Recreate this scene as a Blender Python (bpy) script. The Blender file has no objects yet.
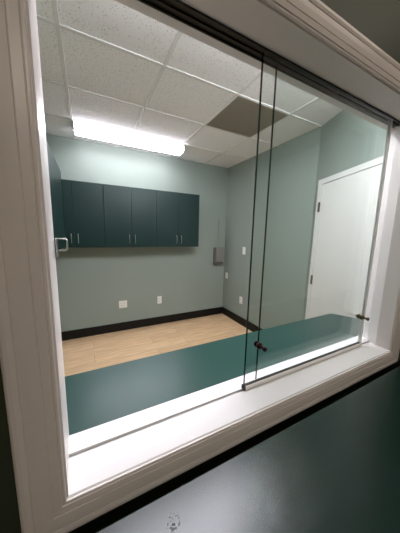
import bpy, bmesh, math
from mathutils import Vector, Matrix

C = bpy.context.scene
COL = C.collection
CZ = 1.564                       # eye height above the floor

def lin(c):
    return tuple(((v/255)/12.92 if v/255 <= .04045 else (((v/255)+.055)/1.055)**2.4) for v in c)

# ------------------------------------------------------------------ camera
YAW, PITCH, ROLL = -0.476694, -0.149112, -0.022683
cam_d = bpy.data.cameras.new('camera'); cam = bpy.data.objects.new('camera', cam_d); COL.objects.link(cam)
cam_d.sensor_fit = 'VERTICAL'; cam_d.sensor_height = 36.0; cam_d.lens = 216.25*36/533
cam_d.clip_start = .01
M3 = Matrix.Rotation(YAW, 3, 'Z') @ Matrix.Rotation(PITCH, 3, 'X') @ Matrix.Rotation(ROLL, 3, 'Y')
right, fwd, up = M3.col[0], M3.col[1], M3.col[2]
cam.matrix_world = Matrix(((right.x, up.x, -fwd.x, 0), (right.y, up.y, -fwd.y, 0), (right.z, up.z, -fwd.z, CZ), (0, 0, 0, 1)))
C.camera = cam
# ------------------------------------------------------------------ world / exposure
w = bpy.data.worlds.new('world'); C.world = w; w.use_nodes = True
w.node_tree.nodes['Background'].inputs[0].default_value = (.5, .5, .5, 1)
w.node_tree.nodes['Background'].inputs[1].default_value = .05
C.view_settings.view_transform = 'Standard'; C.view_settings.look = 'None'
C.view_settings.gamma = 1; C.view_settings.use_curve_mapping = False
C.view_settings.exposure = 0.0
ROOM_LAMP = 13.5                  # brightness of the wrap lights in the room
NEAR_LAMP = 24.0                 # the wider light just inside the window
RIGHT_FILL = 45.0                # unseen fill light added to brighten the right of the room
ROOM_COL = (1.0, .98, 1.08)
LOBBY_LAMP = 4.2                 # brightness of the small lobby ceiling lamp
LOBBY_PANEL = 19.5
LOBBY_COL = (1.0, .87, .75)

# ------------------------------------------------------------------ materials
def mat(name, rgb, rough=.5, spec=.4, metal=0.0):
    m = bpy.data.materials.new(name); m.use_nodes = True
    b = m.node_tree.nodes['Principled BSDF']
    b.inputs['Base Color'].default_value = (*lin(rgb), 1)
    b.inputs['Roughness'].default_value = rough
    b.inputs['Metallic'].default_value = metal
    b.inputs['Specular IOR Level'].default_value = spec
    return m
def nodes(m): return m.node_tree.nodes, m.node_tree.links, m.node_tree.nodes['Principled BSDF']
def N(m, t, **kw):
    n = m.node_tree.nodes.new(t)
    for k, v in kw.items():
        if k in n.inputs: n.inputs[k].default_value = v
        else: setattr(n, k, v)
    return n
def mottled(name, rgb, rough, spec=.4, scale=30, amt=.06, bump=.0, stretch=(1, 1, 1), bdist=.002):
    """paint or laminate with a faint natural variation and optional fine relief"""
    m = mat(name, rgb, rough, spec); ns, ln, b = nodes(m)
    tc = N(m, 'ShaderNodeTexCoord'); mp = N(m, 'ShaderNodeMapping'); mp.inputs['Scale'].default_value = stretch
    nz = N(m, 'ShaderNodeTexNoise'); nz.inputs['Scale'].default_value = scale; nz.inputs['Detail'].default_value = 4
    ln.new(tc.outputs['Object'], mp.inputs[0]); ln.new(mp.outputs[0], nz.inputs['Vector'])
    mx = N(m, 'ShaderNodeMix', data_type='RGBA')
    c = lin(rgb)
    mx.inputs[6].default_value = (*[v*(1-amt) for v in c], 1); mx.inputs[7].default_value = (*[min(1, v*(1+amt)) for v in c], 1)
    ln.new(nz.outputs['Fac'], mx.inputs[0]); ln.new(mx.outputs[2], b.inputs['Base Color'])
    if bump:
        bp = N(m, 'ShaderNodeBump'); bp.inputs['Strength'].default_value = bump; bp.inputs['Distance'].default_value = bdist
        ln.new(nz.outputs['Fac'], bp.inputs['Height']); ln.new(bp.outputs[0], b.inputs['Normal'])
    return m
def emit(name, col, strength):
    m = bpy.data.materials.new(name); m.use_nodes = True
    ns = m.node_tree.nodes; ns.clear()
    o = ns.new('ShaderNodeOutputMaterial'); e = ns.new('ShaderNodeEmission')
    e.inputs[0].default_value = (*col, 1); e.inputs[1].default_value = strength
    m.node_tree.links.new(e.outputs[0], o.inputs[0]); return m
def glass(name, tint):
    m = bpy.data.materials.new(name); m.use_nodes = True
    ns = m.node_tree.nodes; ln = m.node_tree.links; ns.clear()
    o = ns.new('ShaderNodeOutputMaterial'); t = ns.new('ShaderNodeBsdfTransparent'); g = ns.new('ShaderNodeBsdfGlossy')
    t.inputs[0].default_value = (*tint, 1); g.inputs['Roughness'].default_value = 0.0; g.inputs[0].default_value = (1, 1, 1, 1)
    lw = ns.new('ShaderNodeLayerWeight'); lw.inputs[0].default_value = .5        # Schlick reflectance on both faces
    pw = ns.new('ShaderNodeMath'); pw.operation = 'POWER'; pw.inputs[1].default_value = 5
    ma = ns.new('ShaderNodeMath'); ma.operation = 'MULTIPLY_ADD'; ma.inputs[1].default_value = .96; ma.inputs[2].default_value = .04
    ln.new(lw.outputs['Facing'], pw.inputs[0]); ln.new(pw.outputs[0], ma.inputs[0])
    mx = ns.new('ShaderNodeMixShader'); ln.new(ma.outputs[0], mx.inputs[0]); ln.new(t.outputs[0], mx.inputs[1]); ln.new(g.outputs[0], mx.inputs[2])
    ln.new(mx.outputs[0], o.inputs[0]); return m

M = {}
M['sage'] = mottled('sage wall paint', (142, 153, 144), .42, .35, 90, .03, .05)
M['lobby'] = mottled('dark olive wall paint', (60, 67, 51), .5, .3, 90, .04, .05)
M['white'] = mottled('white gloss trim paint', (222, 216, 211), .32, .45, 14, .02, .03, (1, 1, 1))
M['sill'] = mottled('white sill paint', (214, 212, 210), .38, .4, 14, .02, .03)
M['door'] = mottled('white door paint', (232, 231, 225), .4, .4, 20, .02)
M['cab'] = mottled('dark green cabinet laminate', (18, 46, 42), .36, .32, 40, .05)
M['cabedge'] = mat('dark cabinet carcass edge', (24, 42, 42), .5)
M['desk'] = mottled('dark green desk laminate', (29, 60, 54), .33, .55, 60, .05)
M['base'] = mat('black vinyl baseboard', (8, 8, 9), .45, .35)
M['steel'] = mat('satin nickel', (188, 190, 186), .3, .5, 1.0)
M['alu'] = mat('aluminium rail', (185, 185, 182), .35, .5, 1.0)
M['track'] = mat('dark anodised track', (48, 46, 42), .42, .5, .6)
M['bronze'] = mat('dark bronze knob', (40, 22, 24), .3, .5, .7)
M['tbar'] = mat('white ceiling grid', (230, 229, 227), .5)
M['plate'] = mat('white plastic plate', (232, 232, 226), .35)
M['slot'] = mat('dark slot', (60, 56, 54), .6)
M['vent'] = mottled('grey return grille', (152, 144, 130), .6, .3, 8, .1, 0, (1, 12, 1))
M['boxgrey'] = mat('grey beige plastic', (128, 127, 120), .45)
M['boxdark'] = mat('dark grey plastic', (104, 104, 98), .5)
M['hinge'] = mat('dark weathered hinge', (92, 86, 78), .45, .5, .5)
M['raceway'] = mat('grey green raceway', (120, 129, 122), .5)
M['ridge'] = mat('grey lens rail', (150, 150, 148), .5)
M['fixture'] = mat('white enamel fixture', (235, 235, 230), .4)
M['lamp'] = emit('lit diffuser', ROOM_COL, ROOM_LAMP)
M['lampbottom'] = emit('softly lit lens bottom', ROOM_COL, 24.0)
M['nearlamp'] = emit('lit wide diffuser', ROOM_COL, NEAR_LAMP)
M['lobbypanel'] = emit('lit lobby panel', LOBBY_COL, LOBBY_PANEL)
M['rightfill'] = emit('narrow fill diffuser', ROOM_COL, RIGHT_FILL)
M['lobbylamp'] = emit('lit lobby diffuser', LOBBY_COL, LOBBY_LAMP)
M['glass'] = glass('clear glass', (.968, .986, .979))
M['gedge'] = mat('green glass edge', (8, 30, 26), .12, .5)
M['railalu'] = mat('white aluminium rail', (236, 236, 233), .35, .5, .0)
M['gasket'] = mat('dark rubber gasket', (44, 44, 42), .5)
M['brass'] = mat('antique brass knob', (104, 94, 74), .3, .5, .8)
M['glint'] = mat('white edge glint', (244, 244, 241), .4)  # white stands in for light caught by the pane's end
M['lobbywall'] = mottled('beige lobby paint', (176, 168, 152), .6, .3, 60, .03)
M['lobbyfloor'] = mottled('grey lobby floor', (96, 92, 86), .6, .3, 25, .08)
M['lobbyceil'] = mottled('lobby ceiling', (190, 186, 178), .8, .2, 60, .05)
M['caulk'] = mat('black caulk strip', (10, 10, 10), .7, .2)

# ceiling tile: off-white mineral fibre with pits and fissures
m = M['tile'] = mat('mineral fibre ceiling tile', (206, 202, 198), .9, .1); ns, ln, b = nodes(m)
tc = N(m, 'ShaderNodeTexCoord')
v = N(m, 'ShaderNodeTexVoronoi'); v.inputs['Scale'].default_value = 62
nz0 = N(m, 'ShaderNodeTexNoise'); nz0.inputs['Scale'].default_value = 35
ad = N(m, 'ShaderNodeVectorMath', operation='MULTIPLY_ADD'); ad.inputs[1].default_value = (.02, .02, .02)
ln.new(tc.outputs['Object'], nz0.inputs['Vector']); ln.new(nz0.outputs['Color'], ad.inputs[0]); ln.new(tc.outputs['Object'], ad.inputs[2]); ln.new(ad.outputs[0], v.inputs['Vector'])
r1 = N(m, 'ShaderNodeValToRGB'); r1.color_ramp.elements[0].position = .13; r1.color_ramp.elements[1].position = .26
r1.color_ramp.elements[0].color = (*lin((200, 195, 191)), 1); r1.color_ramp.elements[1].color = (*lin((249, 247, 247)), 1)
ln.new(v.outputs['Distance'], r1.inputs[0])
ln.new(r1.outputs[0], b.inputs['Base Color'])
bp = N(m, 'ShaderNodeBump'); bp.inputs['Strength'].default_value = .5; bp.inputs['Distance'].default_value = .003
ln.new(v.outputs['Distance'], bp.inputs['Height']); ln.new(bp.outputs[0], b.inputs['Normal'])

# floor: pale oak planks along X
m = M['oak'] = mat('pale oak planks', (214, 180, 140), .45, .35); ns, ln, b = nodes(m)
tc = N(m, 'ShaderNodeTexCoord')
bk = N(m, 'ShaderNodeTexBrick'); bk.offset = .37
bk.inputs['Scale'].default_value = 1; bk.inputs['Brick Width'].default_value = 1.22; bk.inputs['Row Height'].default_value = .18
bk.inputs['Mortar Size'].default_value = .0015; bk.inputs['Mortar Smooth'].default_value = .2; bk.inputs['Bias'].default_value = 0
bk.inputs['Color1'].default_value = (*lin((236, 203, 162)), 1); bk.inputs['Color2'].default_value = (*lin((222, 187, 146)), 1)
bk.inputs['Mortar'].default_value = (*lin((150, 118, 86)), 1)
ln.new(tc.outputs['Object'], bk.inputs['Vector'])
mp = N(m, 'ShaderNodeMapping'); mp.inputs['Scale'].default_value = (1.4, 16, 1); ln.new(tc.outputs['Object'], mp.inputs[0])
nz = N(m, 'ShaderNodeTexNoise'); nz.inputs['Scale'].default_value = 2.2; nz.inputs['Detail'].default_value = 6; nz.inputs['Distortion'].default_value = .6
ln.new(mp.outputs[0], nz.inputs['Vector'])
rp = N(m, 'ShaderNodeValToRGB'); rp.color_ramp.elements[0].position = .35; rp.color_ramp.elements[1].position = .65
rp.color_ramp.elements[0].color = (.80, .76, .72, 1); rp.color_ramp.elements[1].color = (1, 1, 1, 1)
ln.new(nz.outputs['Fac'], rp.inputs[0])
mx = N(m, 'ShaderNodeMix', data_type='RGBA', blend_type='MULTIPLY'); mx.inputs[0].default_value = 1
ln.new(bk.outputs['Color'], mx.inputs[6]); ln.new(rp.outputs[0], mx.inputs[7]); ln.new(mx.outputs[2], b.inputs['Base Color'])

# lobby counter: glossy dark green laminate with faint wear and one small scuff
m = M['counter'] = mat('glossy dark green counter laminate', (12, 35, 28), .36, .5); ns, ln, b = nodes(m)
tc = N(m, 'ShaderNodeTexCoord')
nz = N(m, 'ShaderNodeTexNoise'); nz.inputs['Scale'].default_value = 9; nz.inputs['Detail'].default_value = 5
ln.new(tc.outputs['Object'], nz.inputs['Vector'])
mr = N(m, 'ShaderNodeMapRange'); mr.inputs['To Min'].default_value = .25; mr.inputs['To Max'].default_value = .28
ln.new(nz.outputs['Fac'], mr.inputs[0])
sc = N(m, 'ShaderNodeVectorMath', operation='DISTANCE'); sc.inputs[1].default_value = (-.391, .190, 1.064)
ln.new(tc.outputs['Object'], sc.inputs[0])
near = N(m, 'ShaderNodeMapRange'); near.inputs['From Min'].default_value = .003; near.inputs['From Max'].default_value = .015
near.inputs['To Min'].default_value = .6; near.inputs['To Max'].default_value = 0
ln.new(sc.outputs['Value'], near.inputs[0])
sn = N(m, 'ShaderNodeTexNoise'); sn.inputs['Scale'].default_value = 190; sn.inputs['Detail'].default_value = 3
ln.new(tc.outputs['Object'], sn.inputs['Vector'])
st = N(m, 'ShaderNodeMapRange'); st.inputs['From Min'].default_value = .53; st.inputs['From Max'].default_value = .60
ln.new(sn.outputs['Fac'], st.inputs[0])
mu = N(m, 'ShaderNodeMath', operation='MULTIPLY'); ln.new(near.outputs[0], mu.inputs[0]); ln.new(st.outputs[0], mu.inputs[1])
rm = N(m, 'ShaderNodeMix', data_type='FLOAT'); ln.new(mu.outputs[0], rm.inputs[0]); ln.new(mr.outputs[0], rm.inputs[2]); rm.inputs[3].default_value = .95; ln.new(rm.outputs[0], b.inputs['Roughness'])
cm = N(m, 'ShaderNodeMix', data_type='RGBA'); cm.inputs[6].default_value = (*lin((12, 35, 28)), 1); cm.inputs[7].default_value = (*lin((4, 6, 6)), 1)
ln.new(mu.outputs[0], cm.inputs[0]); ln.new(cm.outputs[2], b.inputs['Base Color'])

# ------------------------------------------------------------------ mesh helpers
class MB:
    """collects shapes of ONE part"""
    def __init__(s, xf=None): s.bm = bmesh.new(); s.xf = xf
    def box(s, x0, x1, y0, y1, z0, z1, bev=0, seg=2, mi=0):
        t = bmesh.new(); vs = [t.verts.new((x, y, z)) for x in (x0, x1) for y in (y0, y1) for z in (z0, z1)]
        for f in ((0, 1, 3, 2), (4, 6, 7, 5), (0, 4, 5, 1), (2, 3, 7, 6), (0, 2, 6, 4), (1, 5, 7, 3)): t.faces.new([vs[i] for i in f])
        if bev: bmesh.ops.bevel(t, geom=t.edges[:], offset=bev, segments=seg, affect='EDGES', profile=.5)
        bmesh.ops.recalc_face_normals(t, faces=t.faces[:])
        s.add(t, mi); return s
    def add(s, t, mi=0):
        mp = {v: s.bm.verts.new(v.co) for v in t.verts}
        for f in t.faces:
            n = s.bm.faces.new([mp[v] for v in f.verts]); n.material_index = mi; n.smooth = f.smooth
        t.free()
    def prism(s, pts, z0, z1, bev=0, mi=0):
        t = bmesh.new(); lo = [t.verts.new((x, y, z0)) for x, y in pts]; hi = [t.verts.new((x, y, z1)) for x, y in pts]
        n = len(pts); t.faces.new(lo[::-1]); t.faces.new(hi)
        for i in range(n): t.faces.new((lo[i], lo[(i+1) % n], hi[(i+1) % n], hi[i]))
        bmesh.ops.recalc_face_normals(t, faces=t.faces[:])
        if bev: bmesh.ops.bevel(t, geom=t.edges[:], offset=bev, segments=2, affect='EDGES', profile=.5)
        s.add(t, mi); return s
    def extrude(s, prof, axis, a0, a1, mi=0):
        """prof: closed (p,q) outline; axis x -> (a,p,q); y -> (p,a,q)"""
        t = bmesh.new()
        def P(a, p, q): return (a, p, q) if axis == 'x' else (p, a, q)
        A = [t.verts.new(P(a0, p, q)) for p, q in prof]; B = [t.verts.new(P(a1, p, q)) for p, q in prof]
        n = len(prof); t.faces.new(A[::-1]); t.faces.new(B)
        for i in range(n): t.faces.new((A[i], A[(i+1) % n], B[(i+1) % n], B[i]))
        bmesh.ops.recalc_face_normals(t, faces=t.faces[:]); s.add(t, mi); return s
    def lathe(s, prof, origin, axis, n=24, mi=0):
        """prof: (distance along axis, radius)"""
        ax = Vector(axis).normalized(); u = ax.orthogonal().normalized(); w_ = ax.cross(u); o = Vector(origin)
        t = bmesh.new(); rings = []
        for d, r in prof:
            rings.append([t.verts.new(o+ax*d+(u*math.cos(2*math.pi*i/n)+w_*math.sin(2*math.pi*i/n))*max(r, 1e-5)) for i in range(n)])
        for a, b_ in zip(rings, rings[1:]):
            for i in range(n):
                f = t.faces.new((a[i], a[(i+1) % n], b_[(i+1) % n], b_[i])); f.smooth = True
        t.faces.new(rings[0][::-1]); t.faces.new(rings[-1])
        bmesh.ops.recalc_face_normals(t, faces=t.faces[:]); s.add(t, mi); return s
    def tube(s, path, r, n=10, mi=0):
        t = bmesh.new(); P = [Vector(p) for p in path]; rings = []
        ref = None
        for i, p in enumerate(P):
            d = (P[min(i+1, len(P)-1)]-P[max(i-1, 0)]).normalized()
            if ref is None: ref = d.orthogonal().normalized()
            u = (ref-d*ref.dot(d)).normalized(); ref = u; w_ = d.cross(u)
            rings.append([t.verts.new(p+(u*math.cos(2*math.pi*k/n)+w_*math.sin(2*math.pi*k/n))*r) for k in range(n)])
        for a, b_ in zip(rings, rings[1:]):
            for i in range(n):
                f = t.faces.new((a[i], a[(i+1) % n], b_[(i+1) % n], b_[i])); f.smooth = True
        t.faces.new(rings[0][::-1]); t.faces.new(rings[-1])
        bmesh.ops.recalc_face_normals(t, faces=t.faces[:]); s.add(t, mi); return s
    def build(s, name, mats, parent=None):
        if s.xf: bmesh.ops.transform(s.bm, matrix=s.xf, verts=s.bm.verts[:])
        off = Vector((0, 0, 0))
        p = parent
        while p: off += p.location; p = p.parent
        if off.length: bmesh.ops.translate(s.bm, vec=-off, verts=s.bm.verts[:])
        me = bpy.data.meshes.new(name); s.bm.to_mesh(me); s.bm.free()
        for mm in (mats if isinstance(mats, (list, tuple)) else [mats]): me.materials.append(mm)
        o = bpy.data.objects.new(name, me); COL.objects.link(o)
        if parent: o.parent = parent
        return o
def thing(name, loc, label, cat, group=None):
    o = bpy.data.objects.new(name, None); COL.objects.link(o); o.location = loc; o.empty_display_size = .05
    return tag(o, label, cat, group)
def tag(o, label, cat, group=None):
    o['label'] = label; o['category'] = cat
    if group: o['group'] = group
    return o
def struct(o): o['kind'] = 'structure'; return o
def copy_tree(o, parent=None):
    c = o.copy(); COL.objects.link(c)
    if parent: c.parent = parent
    for ch in list(o.children): copy_tree(ch, c)
    return c

# ------------------------------------------------------------------ key dimensions (metres, eye at the origin in x,y)
CE = 2.764                        # ceiling
XL, XR, YB = -.55, 2.33, 3.49     # room left wall, right wall, back wall
Y0, Y1 = .40, .53                 # window wall faces (lobby, room)
OX0, OX1 = -.057, 1.131           # opening
SZ, HZ = CZ-.478, CZ+.457         # sill top, head underside
BEND = Vector((2.335, 1.69, 0)); ANG = math.radians(22)
ADIR = Vector((-math.sin(ANG), -math.cos(ANG), 0)); ANRM = Vector((-math.cos(ANG), math.sin(ANG), 0))
AXF = Matrix(((ADIR.x, ANRM.x, 0, BEND.x), (ADIR.y, ANRM.y, 0, BEND.y), (0, 0, 1, 0), (0, 0, 0, 1)))   # (along, out, up) -> world
def apt(s, n=0): p = BEND+ADIR*s+ANRM*n; return (p.x, p.y)
LX0, LX1, LY0 = -1.7, 2.75, -2.5  # lobby

# ------------------------------------------------------------------ room shell
struct(MB().box(XL-.1, XR+.6, Y1-.06, YB+.1, -.1, 0).build('floor', M['oak']))
ceil = struct(MB().box(XL-.1, XR+.6, Y1, YB+.1, CE, CE+.1).build('ceiling', M['tile']))
g = MB()
GX = [-.10, .55, 1.21, 1.85]; GY = [1.09, 1.70, 2.31, 2.92]
for x in GX: g.box(x-.012, x+.012, Y1, YB, CE-.007, CE+.002, .001, 1)
for y in GY: g.box(XL, XR, y-.012, y+.012, CE-.0075, CE+.002, .001, 1)
g.build('ceiling_grid', M['tbar'], ceil)
struct(MB().box(XL-.1, XR+.1, YB, YB+.1, 0, CE).build('wall_back', M['sage']))
struct(MB().box(XL-.1, XL, Y1, YB, 0, CE).build('wall_left', M['sage']))
struct(MB().box(XR, XR+.1, 1.69, YB, 0, CE).build('wall_right', M['sage']))
AL = (BEND.y-Y1)/math.cos(ANG)
struct(MB().prism([apt(0), apt(AL), apt(AL, -.1), apt(.0, -.1)], 0, CE).build('wall_angled', M['sage']))

# window wall: room face sage, lobby face olive (thin skins of one wall)
ww = MB()
for a in ((LX0, OX0-.02, 0, CE), (OX1+.077, LX1, 0, CE), (OX0-.02, OX1+.077, 0, SZ-.035), (OX0-.02, OX1+.077, HZ+.02, CE)):
    ww.box(a[0], a[1], Y0, Y0+.065, a[2], a[3], mi=0)
    ww.box(a[0], a[1], Y0+.065, Y1, a[2], a[3], mi=1)
struct(ww.build('wall_front', [M['lobby'], M['sage']]))

# lobby shell
struct(MB().box(LX0-.1, LX1+.1, LY0-.1, Y1-.06, -.1, 0).build('floor_lobby', M['lobbyfloor']))
struct(MB().box(LX0-.1, LX1+.1, LY0-.1, Y1, CE, CE+.1).build('ceiling_lobby', M['lobbyceil']))
struct(MB().box(LX0-.1, LX0, LY0, Y1, 0, CE).build('wall_lobby_left', M['lobbywall']))
struct(MB().box(LX1, LX1+.1, LY0, Y1, 0, CE).build('wall_lobby_right', M['lobbywall']))
struct(MB().box(LX0-.1, LX1+.1, LY0-.1, LY0, 0, CE).build('wall_lobby_back', M['lobbywall']))

# baseboards
BH = .135
struct(MB().box(XL+.013, XR-.013, YB-.013, YB, 0, BH, .002, 1).build('baseboard_back', M['base']))
struct(MB().box(XR-.013, XR, 1.69, YB, 0, BH, .002, 1).build('baseboard_right', M['base']))
struct(MB().box(XL, XL+.013, Y1, YB, 0, BH, .002, 1).build('baseboard_left', M['base']))
struct(MB(AXF).box(.0, .075, 0, .013, 0, BH, .002, 1).build('baseboard_angled', M['base']))

# ------------------------------------------------------------------ window: jambs, head, sill, casing, track
win = bpy.data.objects.new('window_1', None); COL.objects.link(win); win.location = ((OX0+OX1)/2, Y0, SZ); struct(win)
MB().prism([(-.0545, Y0-.004), (-.0625, Y1+.004), (-.0775, Y1+.004), (-.0775, Y0-.004)], SZ-.03, HZ+.02).build('jamb', M['white'], win)   # slightly splayed
MB().prism([(OX1, Y0-.004), (OX1, .448), (OX1+.057, Y1+.004), (OX1+.077, Y1+.004), (OX1+.077, Y0-.004)], SZ-.03, HZ+.02).build('jamb', M['white'], win)   # rear part splayed open
MB().box(OX0-.006, OX1+.06, Y0-.004, Y1+.004, HZ, HZ+.02, .0015, 1).build('head_jamb', M['white'], win)
GR = .478                        # front pane plane (groove)
sp = [(Y0-.006, SZ-.032), (Y0-.006, SZ-.003), (Y0-.003, SZ), (GR-.005, SZ), (GR-.005, SZ-.009), (GR+.005, SZ-.009), (GR+.005, SZ), (Y1+.003, SZ), (Y1+.005, SZ-.003), (Y1+.005, SZ-.032)]
sill = MB(); sill.extrude(sp, 'x', OX0-.006, OX1+.06); sill.build('sill', M['sill'], win)
MB().box(OX0, OX1-.008, GR-.0046, GR+.0046, SZ-.009, SZ-.006).build('groove_channel', M['alu'], win)
# double top track: dark channel with two slots
tk = MB()
tp = [(GR-.008, HZ), (GR-.008, HZ-.005), (GR-.0045, HZ-.005), (GR-.0045, HZ-.001), (GR+.0085, HZ-.001), (GR+.0085, HZ-.005), (GR+.0105, HZ-.005), (GR+.0105, HZ-.001), (GR+.0235, HZ-.001), (GR+.0235, HZ-.005), (GR+.027, HZ-.005), (GR+.027, HZ)]
tk.extrude(tp, 'x', OX0-.004, OX1+.02); tk.build('track', M['track'], win)
# picture-frame casing with beads, mitred
prof = [(.003, .0), (.003, .0085), (.0045, .0095), (.0072, .0100), (.0078, .0090), (.0086, .0090), (.0092, .0112), (.0200, .0132), (.0204, .0120), (.0212, .0120), (.0216, .0138),
        (.034, .0155), (.0445, .0162), (.0449, .0148), (.0458, .0148), (.0462, .0168), (.052, .0185), (.057, .0185), (.0600, .0172), (.0612, .0150), (.0612, .0)]
t = bmesh.new(); rings = []
for d, h in prof:
    rings.append([t.verts.new(p) for p in ((OX0+.0025-d*1.09, Y0-h, SZ-d), (OX1+d, Y0-h, SZ-d), (OX1+d, Y0-h, HZ+d), (OX0+.0025-d*1.09, Y0-h, HZ+d))])
for a, b_ in zip(rings, rings[1:]+rings[:1]):
    for i in range(4): t.faces.new((a[i], a[(i+1) % 4], b_[(i+1) % 4], b_[i]))
bmesh.ops.recalc_face_normals(t, faces=t.faces[:])
cs = MB(); cs.add(t); struct(cs.build('trim_1', M['white']))

# ------------------------------------------------------------------ sliding glass panels
def pane(name, x0, x1, y, label, rail):
    r = thing(name, ((x0+x1)/2, y, SZ), label, 'glass panel')
    z0, z1 = SZ+(.0105 if rail else .0005), HZ-.006
    MB().box(x0+.001, x1-.001, y-.003, y+.003, z0, z1).build('pane', M['glass'], r)
    MB().box(x0-.0006, x0+.001, y-.003, y+.003, z0, z1, .0003, 1).build('polished_edge', M['gedge'], r)
    return r, z0, z1
fp, z0, z1 = pane('sliding_glass_panel', .410, 1.0605, GR, 'front sliding glass panel with aluminium bottom rail and two dark knobs', True)
es = MB().box(1.0555, 1.066, GR-.0046, GR-.0031, z0, z1).box(1.0555, 1.066, GR+.0031, GR+.0046, z0, z1).box(1.0605, 1.0625, GR-.0031, GR+.0031, z0, z1)  # added strip, its white paints the gleam of the polished right edge
es.build('glint_strip', M['glint'], fp)
rl = MB(); rl.extrude([(GR-.0075, SZ+.0015), (GR-.0075, SZ+.012), (GR-.0045, SZ+.014), (GR-.0045, SZ+.0085), (GR+.0045, SZ+.0085), (GR+.0045, SZ+.014), (GR+.0075, SZ+.014), (GR+.0075, SZ+.0015)], 'x', .412, 1.066)
rl.build('bottom_rail', M['railalu'], fp)
MB().box(.412, 1.065, GR-.0046, GR+.0046, SZ+.0085, SZ+.0155).build('gasket', M['gasket'], fp)
MB().box(.407, .4125, GR-.008, GR+.008, SZ+.0005, SZ+.0145, .001, 1).build('end_cap', M['gasket'], fp)
for kx, km in ((.457, 'bronze'), (1.034, 'brass')):
    kz = CZ-.339
    k = MB().lathe([(-.0345, .0), (-.0345, .0058), (-.0325, .0072), (-.0275, .0072), (-.0255, .0048), (-.0135, .0050), (-.0125, .0100), (-.0105, .0110), (-.0045, .0110), (-.0031, .0105), (-.0031, .0)], (kx, GR, kz), (0, 1, 0)).build('knob', M[km], fp)
    MB().lathe([(.0031, 0), (.0031, .0100), (.0045, .0105), (.0085, .0100), (.0092, .0048), (.0140, .0048), (.0150, .0040), (.0150, .0)], (kx, GR, kz), (0, 1, 0)).build('collar', M[km], k)
pane('sliding_glass_panel', .476, OX1+.026, GR+.019, 'rear sliding glass panel standing behind the railed one, no rail or knobs', False)

# ------------------------------------------------------------------ latch loop on the left jamb
lb = thing('latch_loop', (OX0, .515, CZ-.034), 'small metal D-shaped latch loop with plate on the left window jamb', 'latch')
MB().box(OX0, OX0+.0018, .503, .528, CZ-.052, CZ-.014, .0006, 1).build('plate', M['steel'], lb)
lp = [(OX0+.001, .523, CZ-.016), (OX0+.014, .523, CZ-.016), (OX0+.0172, .523, CZ-.0172), (OX0+.018, .523, CZ-.020), (OX0+.018, .523, CZ-.036), (OX0+.0172, .523, CZ-.0388), (OX0+.014, .523, CZ-.040), (OX0+.001, .523, CZ-.040)]
MB().tube(lp, .0018, 10).build('loop', M['steel'], lb)

# ------------------------------------------------------------------ lobby counter (near side)
LC = CZ-.50
CY = Y0-.063
lc = thing('reception_counter', (.5, .1, 0), 'dark green laminate counter standing in the foreground below the window', 'counter')
MB().box(-1.2, 2.2, -.16, CY, LC-.04, LC, .003, 2).build('countertop', M['counter'], lc)
MB().box(-1.15, 2.15, .10, CY-.02, 0, LC-.04).build('front_panel', M['lobby'], lc)

# ------------------------------------------------------------------ desk inside the room
DZ = CZ-.65
dk = thing('desk_counter', (.8, .8, 0), 'teal green built-in desk counter inside the room, beyond the sill', 'counter')
ap = lambda y: BEND.x-math.tan(ANG)*(BEND.y-y)-.03
MB().prism([(XL+.002, Y1+.007), (ap(Y1+.007), Y1+.007), (ap(.835), .835), (1.825, 1.066), (XL+.002, 1.066)], DZ-.035, DZ, .002).build('countertop', M['desk'], dk)
for x in (XL+.03, .6, 1.5): MB().box(x, x+.03, Y1+.02, 1.0, 0, DZ-.035, .001, 1).build('support_panel', M['cab'], dk)

# ------------------------------------------------------------------ wall cabinets
def pull_path(p, out, axis, L=.115):
    """D pull: p = centre on the door face"""
    o = Vector(out); a = Vector(axis)*L/2; P = Vector(p)
    h = .028
    return [P-a, P-a+o*(h-.006), P-a*.97+o*(h-.0015), P-a*.9+o*h, P+a*.9+o*h, P+a*.97+o*(h-.0015), P+a+o*(h-.006), P+a]
CB, CT = CZ-.207, CZ+.615
def back_cabinet(x0, x1, label, group):
    r = thing('wall_cabinet', ((x0+x1)/2, YB, CB), label, 'cabinet', group)
    MB().box(x0+.0006, x1-.0006, YB-.281, YB, CB, CT, .001, 1).build('body', M['cabedge'], r)
    xm = (x0+x1)/2
    for a, b_, hx in ((x0, xm, xm-.038), (xm, x1, xm+.038)):
        d = MB().box(a+.0015, b_-.0015, YB-.300, YB-.2815, CB-.0, CT, .0012, 1).build('door', M['cab'], r)
        MB().tube(pull_path((hx, YB-.300, CB+.115), (0, -1, 0), (0, 0, 1)), .0045, 10).build('handle', M['steel'], d)
    return r
GB = 'dark green two-door cabinets on the back wall'
c1 = back_cabinet(.203, .908, 'middle dark green wall cabinet of the back row, between two alike', GB)
for x, lab in ((.908, 'right end dark green wall cabinet of the back row, nearest the grey dispenser'), (-.502, 'left end dark green wall cabinet of the back row, partly behind the side cabinet')):
    c = copy_tree(c1); c.location.x = x+.3525; c['label'] = lab
# cabinets along the left wall, doors facing right
FX = -.247
y0, y1 = 1.95, 3.10
LB, LT = CZ-.185, CZ+.68
r = thing('side_wall_cabinet', (XL, (y0+y1)/2, LB), 'dark green cabinet on the left wall, seen edge-on beside the window jamb', 'cabinet')
MB().box(XL, FX-.02, y0, y1, LB, LT, .001, 1).build('body', M['cabedge'], r)
ym = (y0+y1)/2
for a, b_, hy in ((y0, ym, ym-.04), (ym, y1, ym+.04)):
    d = MB().box(FX-.0195, FX, a+.0015, b_-.0015, LB, LT, .0012, 1).build('door', M['cab'], r)

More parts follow.
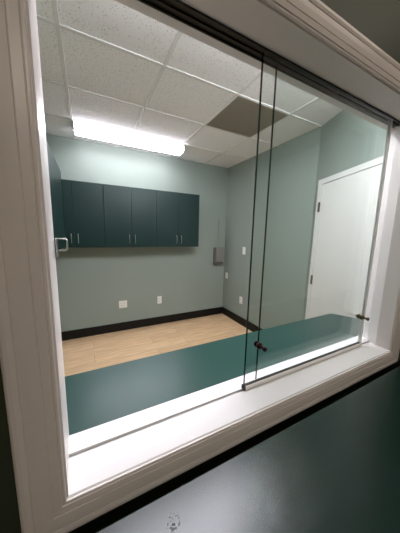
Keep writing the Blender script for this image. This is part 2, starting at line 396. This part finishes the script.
# ------------------------------------------------------------------ wrap-around lights
def wrap_light(x0, x1, y0, y1, label, lamp='lamp'):
    r = thing('wrap_light', ((x0+x1)/2, (y0+y1)/2, CE), label, 'ceiling light', 'linear wrap lights')
    h = .085
    MB().box(x0, x1, y0+.015, y1-.015, CE-.03, CE, .002, 1).build('housing', M['fixture'], r)
    for a in (x0, x1-.012): MB().box(a, a+.012, y0-.002, y1+.002, CE-h-.002, CE-.001, .003, 1).build('end_cap', M['fixture'], r)
    MB().extrude([(y0, CE-.012), (y0+.006, CE-h+.020), (y0+.016, CE-h+.004), (y0+.03, CE-h), (y1-.03, CE-h), (y1-.016, CE-h+.004), (y1-.006, CE-h+.020), (y1, CE-.012)], 'x', x0+.012, x1-.012).build('diffuser', M[lamp], r)
    for yy in (y0-.001, y1-.003): MB().box(x0+.012, x1-.012, yy, yy+.004, CE-.014, CE-.002).build('side_rail', M['fixture'], r)
    if lamp == 'lamp': MB().box(x0+.012, x1-.012, y0+.020, y1-.020, CE-h-.003, CE-h-.0005, .001, 1).build('bottom_lens', M['lampbottom'], r)
    if lamp == 'nearlamp':
        for yy in (y0-.002, y1+.001): MB().box(x0+.010, x1-.010, yy, yy+.001, CE-h-.001, CE-.032).build('added_side_shield', M['fixture'], r)  # unseen sides added to cut the light spilling onto the ceiling
    MB().box(x0+.012, x1-.012, y0+.008, y0+.020, CE-h-.003, CE-h+.009, .001, 1).build('lens_ridge', M['ridge'], r)
    return r
wrap_light(-.09, 1.24, 2.94, 3.13, 'lit linear wrap light on the ceiling above the back cabinets')
wrap_light(-.10, 1.23, .94, 1.24, 'wide lit wrap light on the ceiling just inside the window', 'nearlamp')
wrap_light(.60, 1.80, .57, .75, 'narrow unseen fill light added on the ceiling against the window wall', 'rightfill')  # added fill for the right wall, door and ceiling, out of view
tr = thing('lobby_ceiling_light', (1.1, -.15, CE), 'lobby ceiling light above the foreground counter', 'ceiling light')
MB().box(.48, 1.72, -.30, 0, CE-.02, CE, .002, 1).build('frame', M['fixture'], tr)
MB().box(.50, 1.70, -.28, -.02, CE-.024, CE-.0205).build('diffuser', M['lobbylamp'], tr)

tr = thing('lobby_panel_light', (.4, -1.5, CE), 'square lobby ceiling panel light behind the viewer', 'ceiling light')
MB().box(.1, .7, -1.8, -1.2, CE-.02, CE, .002, 1).build('frame', M['fixture'], tr)
MB().box(.13, .67, -1.77, -1.23, CE-.024, CE-.0205).build('diffuser', M['lobbypanel'], tr)

# ------------------------------------------------------------------ return-air grille
vx0, vx1, vy0, vy1 = 1.222, 1.838, 1.712, 2.298
vt = thing('return_air_grille', ((vx0+vx1)/2, (vy0+vy1)/2, CE), 'square grey return air grille set in the ceiling grid', 'vent')
MB().box(vx0, vx1, vy0, vy1, CE-.003, CE).build('panel', M['vent'], vt)
f = MB()
for a in ((vx0, vx1, vy0, vy0+.02), (vx0, vx1, vy1-.02, vy1), (vx0, vx0+.02, vy0+.02, vy1-.02), (vx1-.02, vx1, vy0+.02, vy1-.02)): f.box(*a, CE-.007, CE-.003)
f.build('frame', M['vent'], vt)
f = MB()
for i in range(36):
    y = vy0+.028+i*.0151
    f.extrude([(y, CE-.0055), (y+.008, CE-.003), (y+.0095, CE-.003), (y+.0015, CE-.0065)], 'x', vx0+.02, vx1-.02)
f.build('louvres', M['vent'], vt)

# ------------------------------------------------------------------ door in the angled wall
dr = bpy.data.objects.new('door_1', None); COL.objects.link(dr); dr.location = (*apt(.6), 0); struct(dr)
S0, S1, DT = .135, 1.045, CZ+.553
MB(AXF).box(S0, S1, .001, .020, .006, DT, .002, 1).build('door_slab', M['door'], dr)
c = MB(AXF)
c.box(S0-.060, S0-.004, .0, .024, 0, DT+.058, .003, 2); c.box(S1+.004, S1+.060, 0, .024, 0, DT+.058, .003, 2)
c.box(S0-.004, S1+.004, 0, .024, DT+.004, DT+.058, .003, 2)
c.build('door_casing', M['door'], dr)
for z in (CZ+.32, CZ-.49, CZ-1.30):
    h = MB(AXF); h.box(S0-.026, S0+.012, .0235, .027, z-.05, z+.05, .001, 1)
    h.lathe([(-.052, .0055), (.052, .0055)], (S0-.002, .030, z), (0, 0, 1), 12)
    h.build('hinge', M['hinge'], dr)
MB(AXF).lathe([(0, .028), (.006, .028), (.008, .012), (.035, .012), (.04, .022), (.055, .026), (.064, .02), (.066, 0)], (S1-.065, .020, .93), (0, 1, 0)).build('doorknob', M['steel'], dr)

# ------------------------------------------------------------------ plates, switch, dispenser
def duplex(mb_plate, place, cx, cz, parent):
    for dz in (.02, -.02):
        rc = place().box(cx-.0165, cx+.0165, .005, .0075, cz+dz-.014, cz+dz+.014, .0012, 1).build('receptacle', M['plate'], parent)
        s = place()
        for dx in (-.006, .006): s.box(cx+dx-.0012, cx+dx+.0012, .0074, .0078, cz+dz-.002, cz+dz+.007)
        s.box(cx-.0022, cx+.0022, .0074, .0078, cz+dz-.010, cz+dz-.006)
        s.build('slots', M['slot'], rc)
BXF = Matrix(((1, 0, 0, 0), (0, -1, 0, YB), (0, 0, 1, 0), (0, 0, 0, 1)))
RXF = Matrix(((0, -1, 0, XR), (1, 0, 0, 0), (0, 0, 1, 0), (0, 0, 0, 1)))
Bm = lambda: MB(BXF)
Rm = lambda: MB(RXF)
def plate(nm, place, cx, cz, wd, ht, loc, label, cat, kind):
    r = thing(nm, loc, label, cat)
    place().box(cx-wd/2, cx+wd/2, 0, .0055, cz-ht/2, cz+ht/2, .002, 2).build('cover_plate', M['plate'], r)
    if kind == 'double':
        duplex(None, place, cx-.023, cz, r); duplex(None, place, cx+.023, cz, r)
    elif kind == 'duplex': duplex(None, place, cx, cz, r)
    elif kind == 'switch': place().box(cx-.0165, cx+.0165, .005, .0095, cz-.033, cz+.033, .002, 1).build('rocker', M['plate'], r)
    else:
        for dz in (.03, -.03): place().lathe([(.0055, .003), (.0068, .003), (.007, 0)], (cx, 0, cz+dz), (0, 1, 0), 10).build('screw', M['steel'], r)
    return r
oz = CZ-1.13
plate('electrical_outlet', Bm, .442, oz, .122, .118, (.442, YB, oz), 'white double outlet plate low on the back wall below the cabinets', 'outlet', 'double')
plate('electrical_outlet', Bm, 1.035, oz, .074, .130, (1.035, YB, oz), 'white single outlet plate on the back wall, right of the double plate', 'outlet', 'duplex')
plate('light_switch', Rm, 2.905, CZ-.262, .078, .125, (XR, 2.905, CZ-.262), 'white rocker switch at chest height on the right wall', 'switch', 'switch')
plate('electrical_outlet', Rm, 2.918, CZ-1.13, .078, .125, (XR, 2.918, CZ-1.13), 'white outlet plate low on right wall below the rocker switch', 'outlet', 'duplex')
plate('blank_plate', Rm, 3.385, CZ-.775, .075, .115, (XR, 3.385, CZ-.775), 'small white blank plate in the corner under the grey dispenser', 'wall plate', 'blank')

dp = thing('wall_dispenser', (2.165, YB, CZ-.55), 'grey wall-mounted dispenser box with dark bottom lip near the corner', 'dispenser')
x0, x1, zb, zt = 2.075, 2.265, CZ-.548, CZ-.245
MB().box(x0, x1, YB-.05, YB, zb, zt, .008, 3).build('back_box', M['boxdark'], dp)
MB().box(x0+.025, x1-.004, YB-.075, YB-.048, zb+.03, zt+.005, .012, 3).build('cover', M['boxgrey'], dp)
MB().box(x0+.012, x1-.01, YB-.085, YB-.03, zb-.012, zb+.022, .01, 3).build('bottom_lip', M['boxdark'], dp)
rw = MB(BXF).box(2.165, 2.177, 0, .011, CZ-.24, CZ+.28, .002, 1).build('cable_raceway', M['raceway'])
tag(rw, 'thin painted cable raceway running up the wall above the dispenser', 'cable cover')
